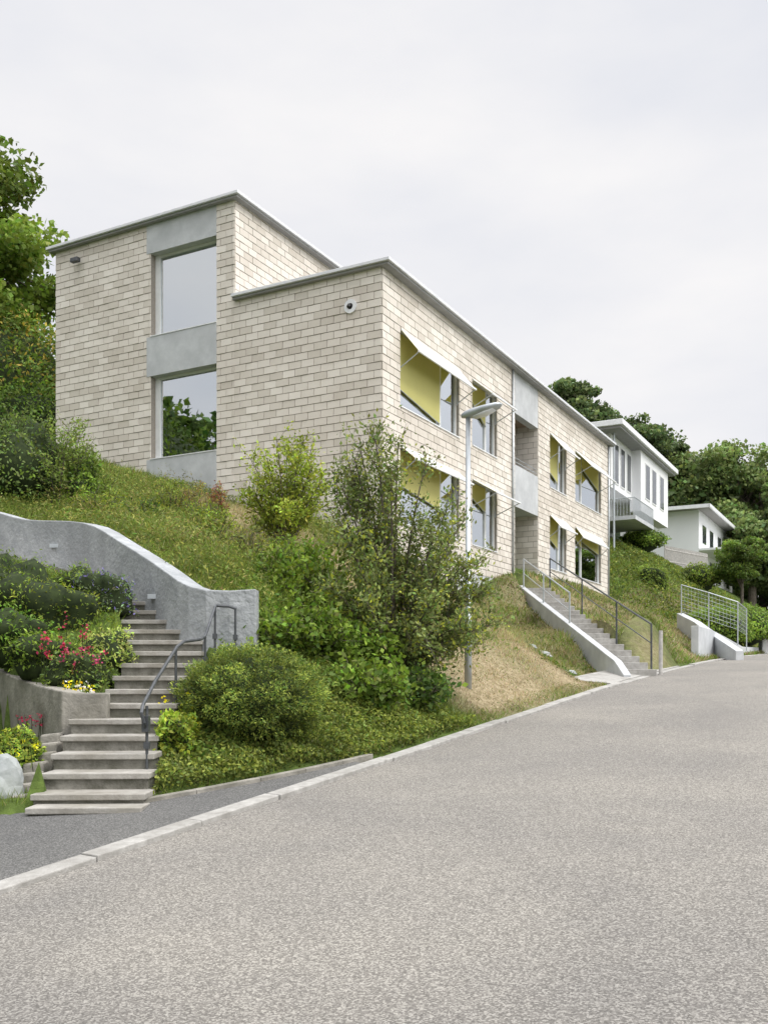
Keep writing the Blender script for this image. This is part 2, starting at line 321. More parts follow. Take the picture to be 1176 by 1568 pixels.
# ------------------------------------------------------------ building
H=empty('brick_house',TH)
Q0=-10.86; P0=19.93; P1=40.05; QS=Q0-4.38; QE=Q0-10.91
Z0,ZR,ZU=2.6,9.83,12.48
def sub(rects,hole):
    out=[]
    a,b2,c,d=hole
    for (x0,x1,z0,z1) in rects:
        if x1<=a or x0>=b2 or z1<=c or z0>=d: out.append((x0,x1,z0,z1)); continue
        if x0<a: out.append((x0,a,z0,z1))
        if x1>b2: out.append((b2,x1,z0,z1))
        xa,xb=max(x0,a),min(x1,b2)
        if z0<c: out.append((xa,xb,z0,c))
        if z1>d: out.append((xa,xb,d,z1))
    return out
def wall_bricks(name,kind,plane,a0,a1,z0,z1,holes,sgn,wallmb):
    T=.3
    rs=[(a0,a1,z0,z1)]
    for h in holes: rs=sub(rs,h)
    for (x0,x1,c,d) in rs:
        if kind=='q': wallmb.box(min(plane,plane-sgn*T),max(plane,plane-sgn*T),x0,x1,c,d)
        else: wallmb.box(x0,x1,min(plane,plane-sgn*T),max(plane,plane-sgn*T),c,d)
    mb=MB(); RHt=.19; BL=.38; g=.0075; r_=0; z=z0
    while z<z1-.02:
        zt=min(z+RHt,z1); x=a0-(BL/2 if r_%2 else 0)
        while x<a1:
            bx=[(max(x+g,a0),min(x+BL-g,a1),z+g,zt-g)]
            for h in holes: bx=sub(bx,h)
            for (x0,x1,c,d) in bx:
                if x1-x0<.03 or d-c<.03: continue
                dp=.02+random.uniform(-.004,.005); tb=dp+.003+random.uniform(0,.003); tt_=dp-random.uniform(0,.003)
                ya=random.uniform(-.002,.002)
                def P_(a,dd,zz): 
                    return (plane+sgn*dd,a,zz) if kind=='q' else (a,plane+sgn*dd,zz)
                pts=[P_(x0,-.01,c),P_(x1,-.01,c),P_(x1,tb+ya,c),P_(x0,tb-ya,c),P_(x0,-.01,d),P_(x1,-.01,d),P_(x1,tt_+ya,d),P_(x0,tt_-ya,d)]
                mb.hexa(pts)
            x+=BL
        z+=RHt; r_+=1
    return mb.make(name,BRICK,H)
ZH1,ZS1,ZH0,ZS0=8.62,6.69,5.72,3.8
WIN=[(.915,4.5,3.42),(5.42,7.36,None),(12.4,14.3,None),(15.4,18.97,16.45)]
holes=[]
for (a,b2,_) in WIN:
    holes+= [(P0+a,P0+b2,ZS1,ZH1),(P0+a,P0+b2,ZS0,ZH0)]
BAY=(P0+8.9,P0+11.15)
holes.append((BAY[0],BAY[1],2.9,9.83))
wm=MB()
wall_bricks('street_facade_bricks','q',Q0,P0,P1,Z0,ZR,holes,1,wm)
lh=[(Q0-7.25,Q0-4.96,5.96,8.26),(Q0-7.25,Q0-4.96,9.35,11.65)]
bandh=[(Q0-7.39,Q0-4.96,4.3,5.96),(Q0-7.39,Q0-4.96,8.26,9.35),(Q0-7.39,Q0-4.96,11.65,12.48)]
wall_bricks('gable_bricks','p',P0,QS,Q0-.001,Z0,ZR,lh+bandh,-1,wm)
wall_bricks('gable_bricks_upper','p',P0,QE,QS-.0005,Z0,ZU,lh+bandh,-1,wm)
wall_bricks('setback_bricks','q',QS,P0,P1,ZR+.1,ZU,[],1,wm)
wm.box(QE,Q0-.3,P1-.3,P1-.002,Z0,ZR); wm.box(QE,QS-.3,P1-.3,P1-.002,ZR,ZU); wm.box(QE,QE+.3,P0+.3,P1-.3,Z0,ZU)
wm.make('wall_core',MORT,H)
wall_bricks('far_gable_bricks','p',P1,QE,Q0-.002,Z0,ZR,[],1,MB())
cb=MB()
for (a,b2,c,d) in bandh:
    cb.box(a+.004,b2-.004,P0-.03,P0+.32,c,d)
cb.box(Q0-.25,Q0+.02,BAY[0]+.004,BAY[1]-.004,8.48,9.82)
cb.box(Q0-.25,Q0+.02,BAY[0]+.004,BAY[1]-.004,5.47,6.82)
cb.make('concrete_bands',CONC,H,bevel=.006)
# roofs
rb=MB(); rb.box(QS+.02,Q0+.3,P0-.2,P1+.25,ZR+.02,ZR+.10)
rb.box(QE-.2,QS+.25,P0-.22,P1+.25,ZU+.02,ZU+.10)
rb.make('roof_edge_slab',ROOFE,H,bevel=.01)
rb=MB(); rb.box(QS+.03,Q0+.24,P0-.14,P1+.19,ZR-.04,ZR+.019); rb.box(QE-.14,QS+.19,P0-.16,P1+.19,ZU-.04,ZU+.019)
rb.make('roof_soffit',SOFF,H)
rb=MB(); rb.box(QS+.25,Q0+.1,P0+.0,P1+.05,ZR+.101,ZR+.115); rb.box(QE,QS+.05,P0,P1+.05,ZU+.101,ZU+.115)
rb.make('roof_cover',ROOFM,H)
rb=MB(); rb.tube([(Q0-1,P0+9,ZR+.12),(Q0-1,P0+9,ZR+.32)],.06); rb.make('roof_vent',METAL,H)
# interior
ib=MB()
for z in (2.75,5.72+.03,8.7):
    ib.box(QS+.1,Q0-.32,P0+.32,P1-.32,z-.04 if z<3 else z-.12,z)
ib.make('interior_floor',INTF,H)
ib=MB(); ib.box(QS-.05,QS+.05,P0+.35,P1-.35,2.6,9.75)
for t in (4.95,8.7,11.4,14.9): ib.box(QS+.06,Q0-.31,P0+t-.06,P0+t+.06,2.62,9.75)
ib.box(QE+.35,QS-.06,P0+4.6,P0+4.7,2.6,12.4); ib.box(QE+.4,QS-.06,P0+.33,P0+4.5,8.62,8.9); ib.box(QE+.4,QS-.06,P0+.33,P0+4.5,5.5,5.75)
ib.make('interior_walls',INTW,H)
# windows on street side
fr=MB(); gls=MB(); sil=MB(); awW=MB(); awY=MB(); bars=MB(); arms=MB(); rfl=MB()
def frame_q(a,b2,c,d,splits):
    x1=Q0-.07; x0=x1-.08; w=.055
    fr.box(x0,x1,a,a+w,c,d); fr.box(x0,x1,b2-w,b2,c,d); fr.box(x0,x1,a+w,b2-w,c,c+w); fr.box(x0,x1,a+w,b2-w,d-w,d)
    for s in splits: fr.box(x0+.004,x1+.004,s-.045,s+.045,c+w,d-w)
    gls.box(x0+.03,x0+.045,a+w,b2-w,c+w,d-w)
    sil.box(Q0-.06,Q0+.05,a+.003,b2-.003,c-.012,c+.018)
def awning(a,b2,zh,out,drop):
    x=Q0+.03; z=zh-.02; n=np.array([drop,out])/math.hypot(drop,out)*.004
    def sheet(mb,off):
        dx,dz=n*off
        mb.hexa([(x+dx,a,z+dz),(x+dx,b2,z+dz),(x+out+dx,b2,z-drop+dz),(x+out+dx,a,z-drop+dz)]+[(x+dx+n[0]*.6,a,z+dz+n[1]*.6),(x+dx+n[0]*.6,b2,z+dz+n[1]*.6),(x+out+dx+n[0]*.6,b2,z-drop+dz+n[1]*.6),(x+out+dx+n[0]*.6,a,z-drop+dz+n[1]*.6)])
    sheet(awW,1.2); sheet(awY,-1.2)
    bars.box(x+out-.02,x+out+.02,a-.03,b2+.03,z-drop-.02,z-drop+.025)
    bars.box(Q0-.04,Q0+.05,a+.01,b2-.01,zh-.05,zh-.004)
    for e in (a+.02,b2-.02):
        arms.tube([(Q0-.02,e,zh-drop-.35),(x+out,e,z-drop)],.014,6)
        arms.tube([(Q0-.02,e,zh-.05),(Q0-.02,e,zh-drop-.4)],.012,6)
def reflection_sheet(a,b2,zt,zl,zr):  # added yellow sheet before the glass, imitates the awning's reflection in it
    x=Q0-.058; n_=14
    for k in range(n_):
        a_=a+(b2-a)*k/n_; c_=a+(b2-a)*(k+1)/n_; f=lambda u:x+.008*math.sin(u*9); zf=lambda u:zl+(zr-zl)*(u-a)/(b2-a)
        rfl.hexa([(f(a_)-.005,a_,zf(a_)),(f(c_)-.005,c_,zf(c_)),(f(c_),c_,zf(c_)),(f(a_),a_,zf(a_)),(f(a_)-.005,a_,zt),(f(c_)-.005,c_,zt),(f(c_),c_,zt),(f(a_),a_,zt)])
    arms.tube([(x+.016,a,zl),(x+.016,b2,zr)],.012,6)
outs={0:(.5,.62),1:(.62,.5),2:(.5,.58),3:(.62,.62)}
outs0={0:(.42,.36),1:(.75,.45),2:(.4,.45),3:(.3,.42)}
for k,(a,b2,s) in enumerate(WIN):
    for zs,zh,oo in ((ZS1,ZH1,outs),(ZS0,ZH0,outs0)):
        frame_q(P0+a,P0+b2,zs,zh,[P0+s] if s else [P0+(a+b2)/2+.25])
        awning(P0+a+.02,P0+b2-.02,zh,*oo[k])
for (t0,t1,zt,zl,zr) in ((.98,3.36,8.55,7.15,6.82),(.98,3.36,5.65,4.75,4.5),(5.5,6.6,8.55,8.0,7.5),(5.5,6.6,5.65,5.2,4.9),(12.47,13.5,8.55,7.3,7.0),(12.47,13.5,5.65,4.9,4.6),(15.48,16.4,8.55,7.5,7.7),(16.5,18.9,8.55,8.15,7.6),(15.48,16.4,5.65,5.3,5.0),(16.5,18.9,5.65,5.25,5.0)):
    reflection_sheet(P0+t0,P0+t1,zt,zl,zr)
for (a,b2,c,d) in lh:
    y0=P0+.2; y1=y0+.08; w=.06
    fr.box(a,a+.16,y0-.02,y1,c,d); fr.box(b2-w,b2,y0,y1,c,d); fr.box(a+.16,b2-w,y0,y1,c,c+w); fr.box(a+.16,b2-w,y0,y1,d-w,d)
    gls.box(a+.16,b2-w,y0+.03,y0+.045,c+w,d-w)
    sil.box(a+.003,b2-.003,P0-.045,P0+.2,c-.0,c+.025)
# entrance bay
rec=Q0-1.3
bay=MB(); bay.box(rec-.1,rec,BAY[0]-.3,BAY[1]+.3,2.7,9.8)
bay.make('bay_back_wall',INTW,H)
bay=MB(); bay.box(rec,Q0-.3,BAY[1]+.001,BAY[1]+.1,2.7,9.7); bay.box(rec,Q0-.3,BAY[0]-.1,BAY[0]-.001,2.7,9.7); bay.make('bay_side_core',MORT,H)
bm2=MB(); z=2.9; rr_=0
while z<9.7:
    x=rec+(.19 if rr_%2 else 0)
    while x<Q0-.02:
        x1=min(x+.37,Q0-.005); bm2.box(x,x1,BAY[1]-.012-random.uniform(0,.004),BAY[1]+.02,z+.007,z+.183); x+=.385
    z+=.19; rr_+=1
bm2.make('bay_side_bricks',BRICK,H)
bay=MB(); bay.box(rec,Q0-.26,BAY[0],BAY[1],5.5,5.8); bay.box(rec,Q0+.3,BAY[0],BAY[1],2.7,2.9); bay.make('bay_floors',CONC,H)
bay=MB(); bay.box(rec,rec+.05,BAY[0]+.3,BAY[0]+1.3,2.9,5.0); bay.box(rec,rec+.05,BAY[0]+.3,BAY[0]+1.9,6.0,8.2); bay.make('entrance_door',DARKM,H)
rl=MB()
for z in (6.95,7.08): rl.tube([(Q0-.05,BAY[0],z),(Q0-.05,BAY[1],z)],.012,6)
rl.make('loggia_railing',METAL,H)
fr.make('window_frames',FRAME,H); gls.make('window_glass',GLASS,H); sil.make('window_sills',WHITEM,H)
awW.make('awning_fabric_outer',FABW,H); awY.make('awning_fabric_inner',FABY,H); bars.make('awning_bars',WHITEM,H); arms.make('awning_arms',METAL,H); rfl.make('awning_reflection_sheets',REFLY,H)
dp=MB()
for t in (8.62,20.0): 
    y=P0+t; dp.tube([(Q0+.07,y,ZR-.06),(Q0+.07,y,2.9)],.035,10)
dp.make('drainpipe',METAL,H,smooth=True)
pl=MB(); pl.box(Q0-.02,Q0+.03,P0+4,BAY[0]-.02,2.3,2.97); pl.box(Q0-.02,Q0+.03,BAY[1]+.02,P1-.01,2.2,2.97); pl.make('plinth',CONC,H)
def ring_pts(cx,cz,r0,r1,y0,y1,n=28):
    mb=MB()
    for i in range(n):
        a=2*math.pi*i/n; b2=2*math.pi*(i+1)/n
        f=lambda r,t,y:(cx+r*math.cos(t),y,cz+r*math.sin(t))
        mb.hexa([f(r0,a,y0),f(r1,a,y0),f(r1,b2,y0),f(r0,b2,y0),f(r0,a,y1),f(r1,a,y1),f(r1,b2,y1),f(r0,b2,y1)])
    return mb
sx=-.85
ring_pts(Q0+sx,9.0,.075,.17,P0-.06,P0-.015).make('vent_ring',WHITEM,H)
v=MB(); v.tube([(Q0+sx,P0-.05,9.0),(Q0+sx,P0-.02,9.0)],.074,16); v.tube([(Q0+sx+.0,P0-.1,9.02),(Q0+sx-.05,P0-.05,9.0)],[.04,.05],10); v.make('vent_core',BLACK,H)
v=MB(); v.tube([(QE+.95,P0-.02,12.05),(QE+.95,P0-.14,12.05),(QE+.95,P0-.2,12.0)],.035,8); v.box(QE+.85,QE+1.13,P0-.28,P0-.14,11.9,12.02); v.make('security_light',DARKM,H,bevel=.01)
# ------------------------------------------------------------ lower stairs
ST=empty('garden_stairs')
tr_=MB(); ri=MB()
for n in range(0,20):
    Yf=7.85+.33*(n-1) if n>0 else 7.62; z=-1.12+.14*n if n>0 else -1.06
    xl,xr=float(st_L(Yf)),float(st_R(Yf))+.03; sk=.04*(xr-xl)
    if n<=5: xl-=.03
    dY=.37 if n>0 else .3
    j=random.uniform(-.012,.012)
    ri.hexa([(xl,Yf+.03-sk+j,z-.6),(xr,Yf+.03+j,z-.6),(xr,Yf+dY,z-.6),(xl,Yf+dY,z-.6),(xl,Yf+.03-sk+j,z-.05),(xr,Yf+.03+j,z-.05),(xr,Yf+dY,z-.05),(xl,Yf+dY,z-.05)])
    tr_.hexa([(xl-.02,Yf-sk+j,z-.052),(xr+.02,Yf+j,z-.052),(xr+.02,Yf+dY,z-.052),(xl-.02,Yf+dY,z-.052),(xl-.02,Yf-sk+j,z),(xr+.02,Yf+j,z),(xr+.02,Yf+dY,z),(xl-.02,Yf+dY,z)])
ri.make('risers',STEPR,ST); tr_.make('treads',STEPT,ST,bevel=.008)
pth=MB()
for X in np.arange(-9,-4.2,.6):
    a=X;b2=X+.6; za=1.42+(-4.2-a)*.27; zb=1.42+(-4.2-b2)*.27
    pth.slab([(a,float(wallY(a))-.9,za),(b2,float(wallY(b2))-.9,zb),(b2,float(wallY(b2))+.05,zb),(a,float(wallY(a))+.05,za)],.3)
pth.make('upper_landing',STEPT,ST)
ck=MB()
for n in range(0,7):
    Yc=7.95+.19*n; xc=-3.08-.02*n+random.uniform(-.02,.02); z=-1.02+.075*n
    ck.hexa([(xc-.12,Yc,z-.5),(xc+.1,Yc,z-.5),(xc+.1,Yc+.18,z-.5),(xc-.12,Yc+.18,z-.5),(xc-.1,Yc+.02,z),(xc+.09,Yc+.01,z+.02),(xc+.09,Yc+.17,z+.02),(xc-.1,Yc+.17,z)])
ck.make('side_stones',CONCO,ST,bevel=.02)
def poly_resample(A,step):
    out=[A[0]]
    for a,b2 in zip(A[:-1],A[1:]):
        L_=np.linalg.norm((b2-a)[:2]); n=max(1,int(L_/step))
        for k in range(1,n+1): out.append(a+(b2-a)*k/n)
    return np.array(out)
def thick_wall(name,A,th,bot,mat,parent=None,taper=.0,side=1,bevel=.015):
    A=np.array(A,float); T=np.gradient(A[:,:2],axis=0); T/=np.linalg.norm(T,axis=1,keepdims=True); Nn=np.stack([T[:,1],-T[:,0]],1)*side
    mb=MB(); n=len(A)
    for i_ in range(n):
        x,y,z=A[i_]; nx,ny=Nn[i_]
        mb.v+= [(x,y,z),(x+nx*th,y+ny*th,z+.0),(x+nx*th,y+ny*th,z-bot),(x-nx*taper,y-ny*taper,z-bot)]
    for i_ in range(n-1):
        k=i_*4
        for j in range(4): mb.f.append((k+j,k+(j+1)%4,k+4+(j+1)%4,k+4+j))
    mb.f.append((0,3,2,1)); k=(n-1)*4; mb.f.append((k,k+1,k+2,k+3))
    return mb.make(name,mat,parent,bevel=bevel)
RW=empty('concrete_retaining_wall')
A=poly_resample(WL,.25)
for _ in range(2): A[1:-1]=(A[:-2]+2*A[1:-1]+A[2:])/4
thick_wall('wall',A,.24,1.6,CONCW,RW,side=1)
sl=MB()
for (x,y,z) in ((-5.05,14.56,2.0),(-2.95,12.17,1.02)):
    sl.box(x-.08,x+.08,y-.02,y+.1,z-.03,z+.03)
sl.make('step_lights',METAL,RW)
PW=thick_wall('planter_wall',[(-2.72,9.33,-.17),(-2.95,9.3,-.17),(-3.15,9.27,-.15),(-3.6,9.87,-.1),(-4.1,10.52,-.02),(-4.46,11.0,.06),(-5.5,12.4,.25),(-7,14.3,.5)],.18,1.2,CONCO,side=1)
# handrail
HR=empty('stair_handrail'); hb=MB()
rail=[(-2.13,8.42,-.42),(-2.15,8.4,-.33),(-2.16,8.5,-.26),(-2.17,9.0,-.05),(-2.14,9.8,.3),(-2.1,9.95,.36),(-2.0,10.35,.4),(-1.98,10.5,.44),(-1.96,11.0,.80),(-1.95,11.05,.82),(-1.8,11.05,.81),(-1.72,11.04,.78)]
hb.tube(rail,.017,8); hb.tube([(-2.13,8.42,-.42),(-2.13,8.5,-.5)],.017,8)
for (x,y,z0,z1) in ((-2.13,8.52,-1.0,-.27),(-2.14,9.75,-.5,.27),(-1.98,10.5,-.1,.44),(-1.96,11.0,.1,.8),(-1.73,11.04,.1,.78)):
    hb.tube([(x,y,z0),(x,y,z1)],.014,8)
    hb.box(x-.025,x+.025,y-.025,y+.025,(z0+z1)/2-.02,(z0+z1)/2+.04)
hb.box(-2.16,-2.1,8.45,8.53,-.5,-.36)
hb.make('rail_tubes',DARKM,HR,smooth=False)
def rock(name,c,r,sq=(1,1,1)):
    import bmesh
    bm=bmesh.new(); bmesh.ops.create_icosphere(bm,subdivisions=3,radius=1)
    for v in bm.verts:
        d=v.co.normalized(); k=1+.18*math.sin(d.x*3+1)+.15*math.sin(d.y*4+2)+.1*math.sin(d.z*5+d.x*4)
        v.co=Vector((d.x*sq[0],d.y*sq[1],d.z*sq[2]))*r*k
    me=bpy.data.meshes.new(name); bm.to_mesh(me); bm.free()
    o=mkobj(name,me,None,ROCK); o.location=c; return o
rock('boulder',(-3.3,8.1,-1.0),.25,(1,.8,1.1))
rock('boulder',(-3.75,8.4,-1.0),.3,(1,.8,.9))
for (X,Y,r) in ((3.35,20.6,.2),(3.9,20.2,.14),(3.2,21.2,.15)):
    rock('field_stone',(X,Y,float(hz(X,Y))),r,(1.5,.8,.4))
# ------------------------------------------------------------ entry stairs
ES=empty('entrance_stairs'); mb=MB()
for k in range(18):
    Yf=20.3+.54*k; z=.1+.1528*k; xl=float(ds_L(Yf))+.11
    mb.box(xl,xl+.8,Yf,Yf+.6,z-.6,z+.04)
mb.make('steps',KERB,ES,bevel=.01)
A=np.array([(float(ds_L(y)),y,.25+(y-20)*.262) for y in np.linspace(19.6,30,16)])
A[0,2]-=.12
thick_wall('side_wall',A,.16,1.5,CONC,ES,side=1)
def railing(name,pts,h,rads=.018,posts=None,mids=(.5,),mat=METAL,parent=None):
    mb=MB(); mb.tube([(x,y,z+h) for x,y,z in pts],rads,8)
    for m in mids: mb.tube([(x,y,z+h*m) for x,y,z in pts],rads*.6,6)
    for x,y,z in (posts or pts): mb.tube([(x,y,z-.25),(x,y,z+h)],rads,8)
    return mb.make(name,mat,parent)
ez=lambda y:.12+(y-20.3)*.283
railing('right_rail',[(float(ds_L(y))+.9,y,ez(y)) for y in (20.6,23.0,26.0,29.6)],.92,.022,mids=(.55,),mat=DARKM,parent=ES)
railing('left_rail',[(float(ds_L(y))+.08,y,ez(y)) for y in (24.2,27,29.6)],.9,.022,mids=(.5,),mat=METAL,parent=ES)
mb=MB(); mb.tube([(6.1,20.9,-.1),(6.1,20.9,1.0)],.045,8); mb.make('post',WOODG,ES)
# ------------------------------------------------------------ street lamp
SL=empty('street_lamp'); lx,ly=1.25,14.1; lz=float(hz(lx,ly))-.2; LT=3.88
mb=MB(); mb.tube([(lx,ly,lz),(lx,ly,lz+1.25),(lx,ly,lz+1.27),(lx,ly,LT)],[.055,.055,.042,.034],14); mb.make('pole',METAL,SL,smooth=True)
mb=MB(); mb.tube([(lx,ly,lz+.75),(lx,ly,lz+.77)],.06,14); mb.box(lx-.03,lx+.03,ly-.062,ly-.05,lz+.8,lz+1.15); mb.make('pole_door',METAL,SL)
def loft(secs,name,mat,parent,n=16):
    mb=MB()
    for (c,ax,rw,rh) in secs:
        for j in range(n):
            t=2*math.pi*j/n; cx,sy=math.cos(t),math.sin(t); sxx=math.copysign(abs(cx)**.6,cx)*rw; szz=math.copysign(abs(sy)**.8,sy)*rh
            mb.v.append((c[0]+ax[0]*sxx,c[1]+ax[1]*sxx,c[2]+szz))
    m=len(secs)
    for i_ in range(m-1):
        for j in range(n): a=i_*n+j; b2=i_*n+(j+1)%n; mb.f.append((a,b2,b2+n,a+n))
    mb.f.append(tuple(range(n))[::-1]); mb.f.append(tuple((m-1)*n+j for j in range(n)))
    return mb.make(name,mat,parent,smooth=True)
dx,dy=.8791,-.4766; side=(.4766,.8791)
def hp(t,z): return (lx+dx*t,ly+dy*t,LT+z)
loft([(hp(-.1,0),side,.03,.03),(hp(-.04,.01),side,.06,.05),(hp(.08,.02),side,.1,.065),(hp(.27,.05),side,.12,.055),(hp(.46,.08),side,.1,.04),(hp(.53,.095),side,.04,.015)],'lamp_head',METAL,SL)
loft([(hp(.1,-.045),side,.07,.02),(hp(.27,-.01),side,.09,.03),(hp(.42,.035),side,.07,.02)],'lamp_glass',WHITEM,SL)
# ------------------------------------------------------------ neighbours
def win(mbf,mbg,q,a,b2,c,d):
    mbf.box(q-.02,q+.03,a,b2,c,d); mbg.box(q+.031,q+.035,a+.07,b2-.07,c+.07,d-.07)
DG=noisy('dark_glass',(.03,.035,.04),(.07,.08,.085),2,.06,spec=.8)
N1=empty('white_house',TH)
w=MB(); w.box(-24,-12.8,47.7,59,9.6,12.4); w.box(-24,-13.9,47.9,59,5.5,9.6); w.box(-12.9,-12.3,52,58.9,9.0,12.3); w.make('walls',PLAST,N1)
w=MB(); w.box(-24.5,-11.9,46.6,60,12.42,12.7); w.make('roof',WHITEM,N1,bevel=.02)
w=MB(); w.box(-24.4,-12.05,46.75,59.85,12.3,12.419); w.make('soffit',SOFF,N1)
f=MB();g_=MB()
for a in (48.3,49.6,50.9): win(f,g_,-12.8,a,a+.9,9.9,12.0)
for a in (53,54.6,56.6): win(f,g_,-12.3,a,a+1.1,9.8,11.8)
for a in (49,52,55.5): win(f,g_,-13.9,a,a+1.8,6.6,8.9)
f.make('frames',FRAME,N1); g_.make('panes',DG,N1)
w=MB(); w.box(-13.9,-11.6,47.9,52,7.9,8.1); w.make('balcony_slab',CONC,N1)
w=MB()
for y in np.arange(47.9,52.1,.16): w.tube([(-11.65,y,8.1),(-11.65,y,9.0)],.014,5)
for x in np.arange(-13.8,-11.6,.16): w.tube([(x,47.95,8.1),(x,47.95,9.0)],.014,5)
w.tube([(-11.65,47.9,9.0),(-11.65,52,9.0)],.025,6); w.tube([(-13.8,47.95,9.0),(-11.65,47.95,9.0)],.025,6); w.make('balcony_railing',METAL,N1)
w=MB(); w.tube([(-12.6,47.6,6),(-12.6,47.6,12.3)],.05,8); w.make('downpipe',METAL,N1)
N2=empty('white_house',TH)
w=MB(); w.box(-21,-12,67.4,82.3,5,11.4); w.make('walls',PLAST,N2)
w=MB(); w.hexa([(-22,66.6,11.41),(-11.2,66.6,11.41),(-11.2,83,11.41),(-22,83,11.41),(-21.9,66.7,11.9),(-11.3,66.7,11.6),(-11.3,82.9,11.6),(-21.9,82.9,11.9)]); w.make('roof',ROOFM,N2)
w=MB(); w.box(-22,-11.15,66.5,66.6,11.38,11.62); w.box(-11.2,-11.1,66.5,83,11.38,11.62); w.make('fascia',WHITEM,N2)
w=MB(); w.box(-14,-13.5,76,76.5,11.6,12.9); w.make('chimney',PLAST,N2)
f=MB();g_=MB()
for a in (68.6,71.5,75,79): win(f,g_,-12,a,a+1.6,9.2,10.6); win(f,g_,-12,a,a+1.6,6.9,8.3)
f.make('frames',FRAME,N2); g_.make('panes',DG,N2)
w=MB(); w.box(-12,-9.8,67.4,80,8.6,8.75); w.make('balcony',PLAST,N2)
TF=empty('timber_fence'); w=MB()
for t in np.linspace(0,1,26):
    X=16.6+(20.6-16.6)*t; Y=56+(60.5-56)*t; z=6.6+.1*t
    w.box(X-.05,X+.05,Y-.03,Y+.03,z-.6,z+1.1)
w.tube([(16.6,56,7.5),(20.6,60.5,7.6)],.04,6); w.tube([(16.6,56,6.8),(20.6,60.5,6.9)],.04,6); w.make('slats',WOODG,TF)
NW=empty('garden_stair_wall')
thick_wall('wall',[(10.5,28.3,.75),(10.45,28.9,.95),(10.5,30.5,1.35),(10.5,32.2,1.85),(10.5,34,2.25)],.25,1.9,CONC,NW,side=1)
KW=empty('concrete_kerb_wall')
A=[(*W(p,-5.15),float(road(p))+h) for p,h in ((28.9,1.05),(31,.95),(34,.7),(38,.35),(44,.3))]
thick_wall('wall',A,.22,2,CONC,KW,side=-1)
MR=empty('wire_mesh_railing'); mb=MB()
pts=[(10.6,33.8,2.25),(11.3,33,1.9),(12.2,32.7,1.55),(13.0,34.0,1.4)]
for (x,y,z) in pts: mb.tube([(x,y,z-.5),(x,y,z+1.0)],.02,6)
for z_ in np.linspace(.05,1.0,8): mb.tube([(x,y,z+z_) for x,y,z in pts],.005 if z_<.99 else .018,5)
for (a,b2) in zip(pts[:-1],pts[1:]):
    a=np.array(a);b2=np.array(b2)
    for t in np.linspace(0,1,9)[1:-1]:
        c=a+(b2-a)*t; mb.tube([tuple(c+[0,0,.05]),tuple(c+[0,0,1.0])],.004,4)
mb.make('mesh',METAL,MR)
GP=empty('gate_pillar'); X,Y=16.1,40.0; z=float(hz(X,Y)); mb=MB(); mb.box(X-.22,X+.22,Y-.22,Y+.22,z-.5,z+1.35); mb.box(X-.28,X+.28,Y-.28,Y+.28,z+1.351,z+1.45); mb.make('pillar',PLAST,GP,bevel=.01)
mb=MB(); mb.tube([(X,Y,z+1.45),(X,Y,z+1.5),(X,Y,z+1.6),(X,Y,z+1.72),(X,Y,z+1.78)],[.05,.14,.17,.12,.03],12); mb.make('ball_finial',PLAST,GP,smooth=True)

# ------------------------------------------------------------ vegetation
def lump(D,k=5,amp=.15,ph=0):
    return 1+amp*(np.sin(D[:,0]*k+ph)+np.sin(D[:,1]*k*1.2+1+ph)+np.sin(D[:,2]*k*.9+2-ph)+.6*np.sin((D[:,0]+D[:,2])*k*2.1+ph))/2.6
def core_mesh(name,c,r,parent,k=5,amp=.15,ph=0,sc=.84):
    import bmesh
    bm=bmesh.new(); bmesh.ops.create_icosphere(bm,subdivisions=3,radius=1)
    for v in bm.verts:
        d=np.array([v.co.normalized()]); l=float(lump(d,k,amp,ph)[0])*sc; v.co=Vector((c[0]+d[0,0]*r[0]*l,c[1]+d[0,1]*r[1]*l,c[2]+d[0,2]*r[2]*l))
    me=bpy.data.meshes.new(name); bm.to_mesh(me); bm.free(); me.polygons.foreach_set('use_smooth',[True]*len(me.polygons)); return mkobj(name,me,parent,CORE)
def mound(name,c,r,n,size,base,alt=None,pa=.25,k=5,amp=.15,thick=.16,nb=.45,aspect=.5,core=True,var=.25,clumps=0,lower=-.6,bul=.05):
    E=empty(name); ph=rng.random()*6; D=unit(rng.normal(size=(n,3))); D=D[D[:,2]>lower]; n=len(D)
    L_=lump(D,k,amp,ph); rad=L_*(1-np.abs(rng.normal(size=n))*thick+.04*rng.normal(size=n))
    P_=np.array(c)+D*np.array(r)*rad[:,None]
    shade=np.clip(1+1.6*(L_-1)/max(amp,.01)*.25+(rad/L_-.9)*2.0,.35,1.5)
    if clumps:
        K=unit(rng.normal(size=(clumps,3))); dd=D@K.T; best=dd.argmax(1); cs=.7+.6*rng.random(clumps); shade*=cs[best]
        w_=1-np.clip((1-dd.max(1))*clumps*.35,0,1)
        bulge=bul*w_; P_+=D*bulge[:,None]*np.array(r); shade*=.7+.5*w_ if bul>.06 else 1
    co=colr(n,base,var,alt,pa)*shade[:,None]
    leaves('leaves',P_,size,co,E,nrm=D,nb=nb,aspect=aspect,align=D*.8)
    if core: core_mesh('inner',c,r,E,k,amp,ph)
    return E
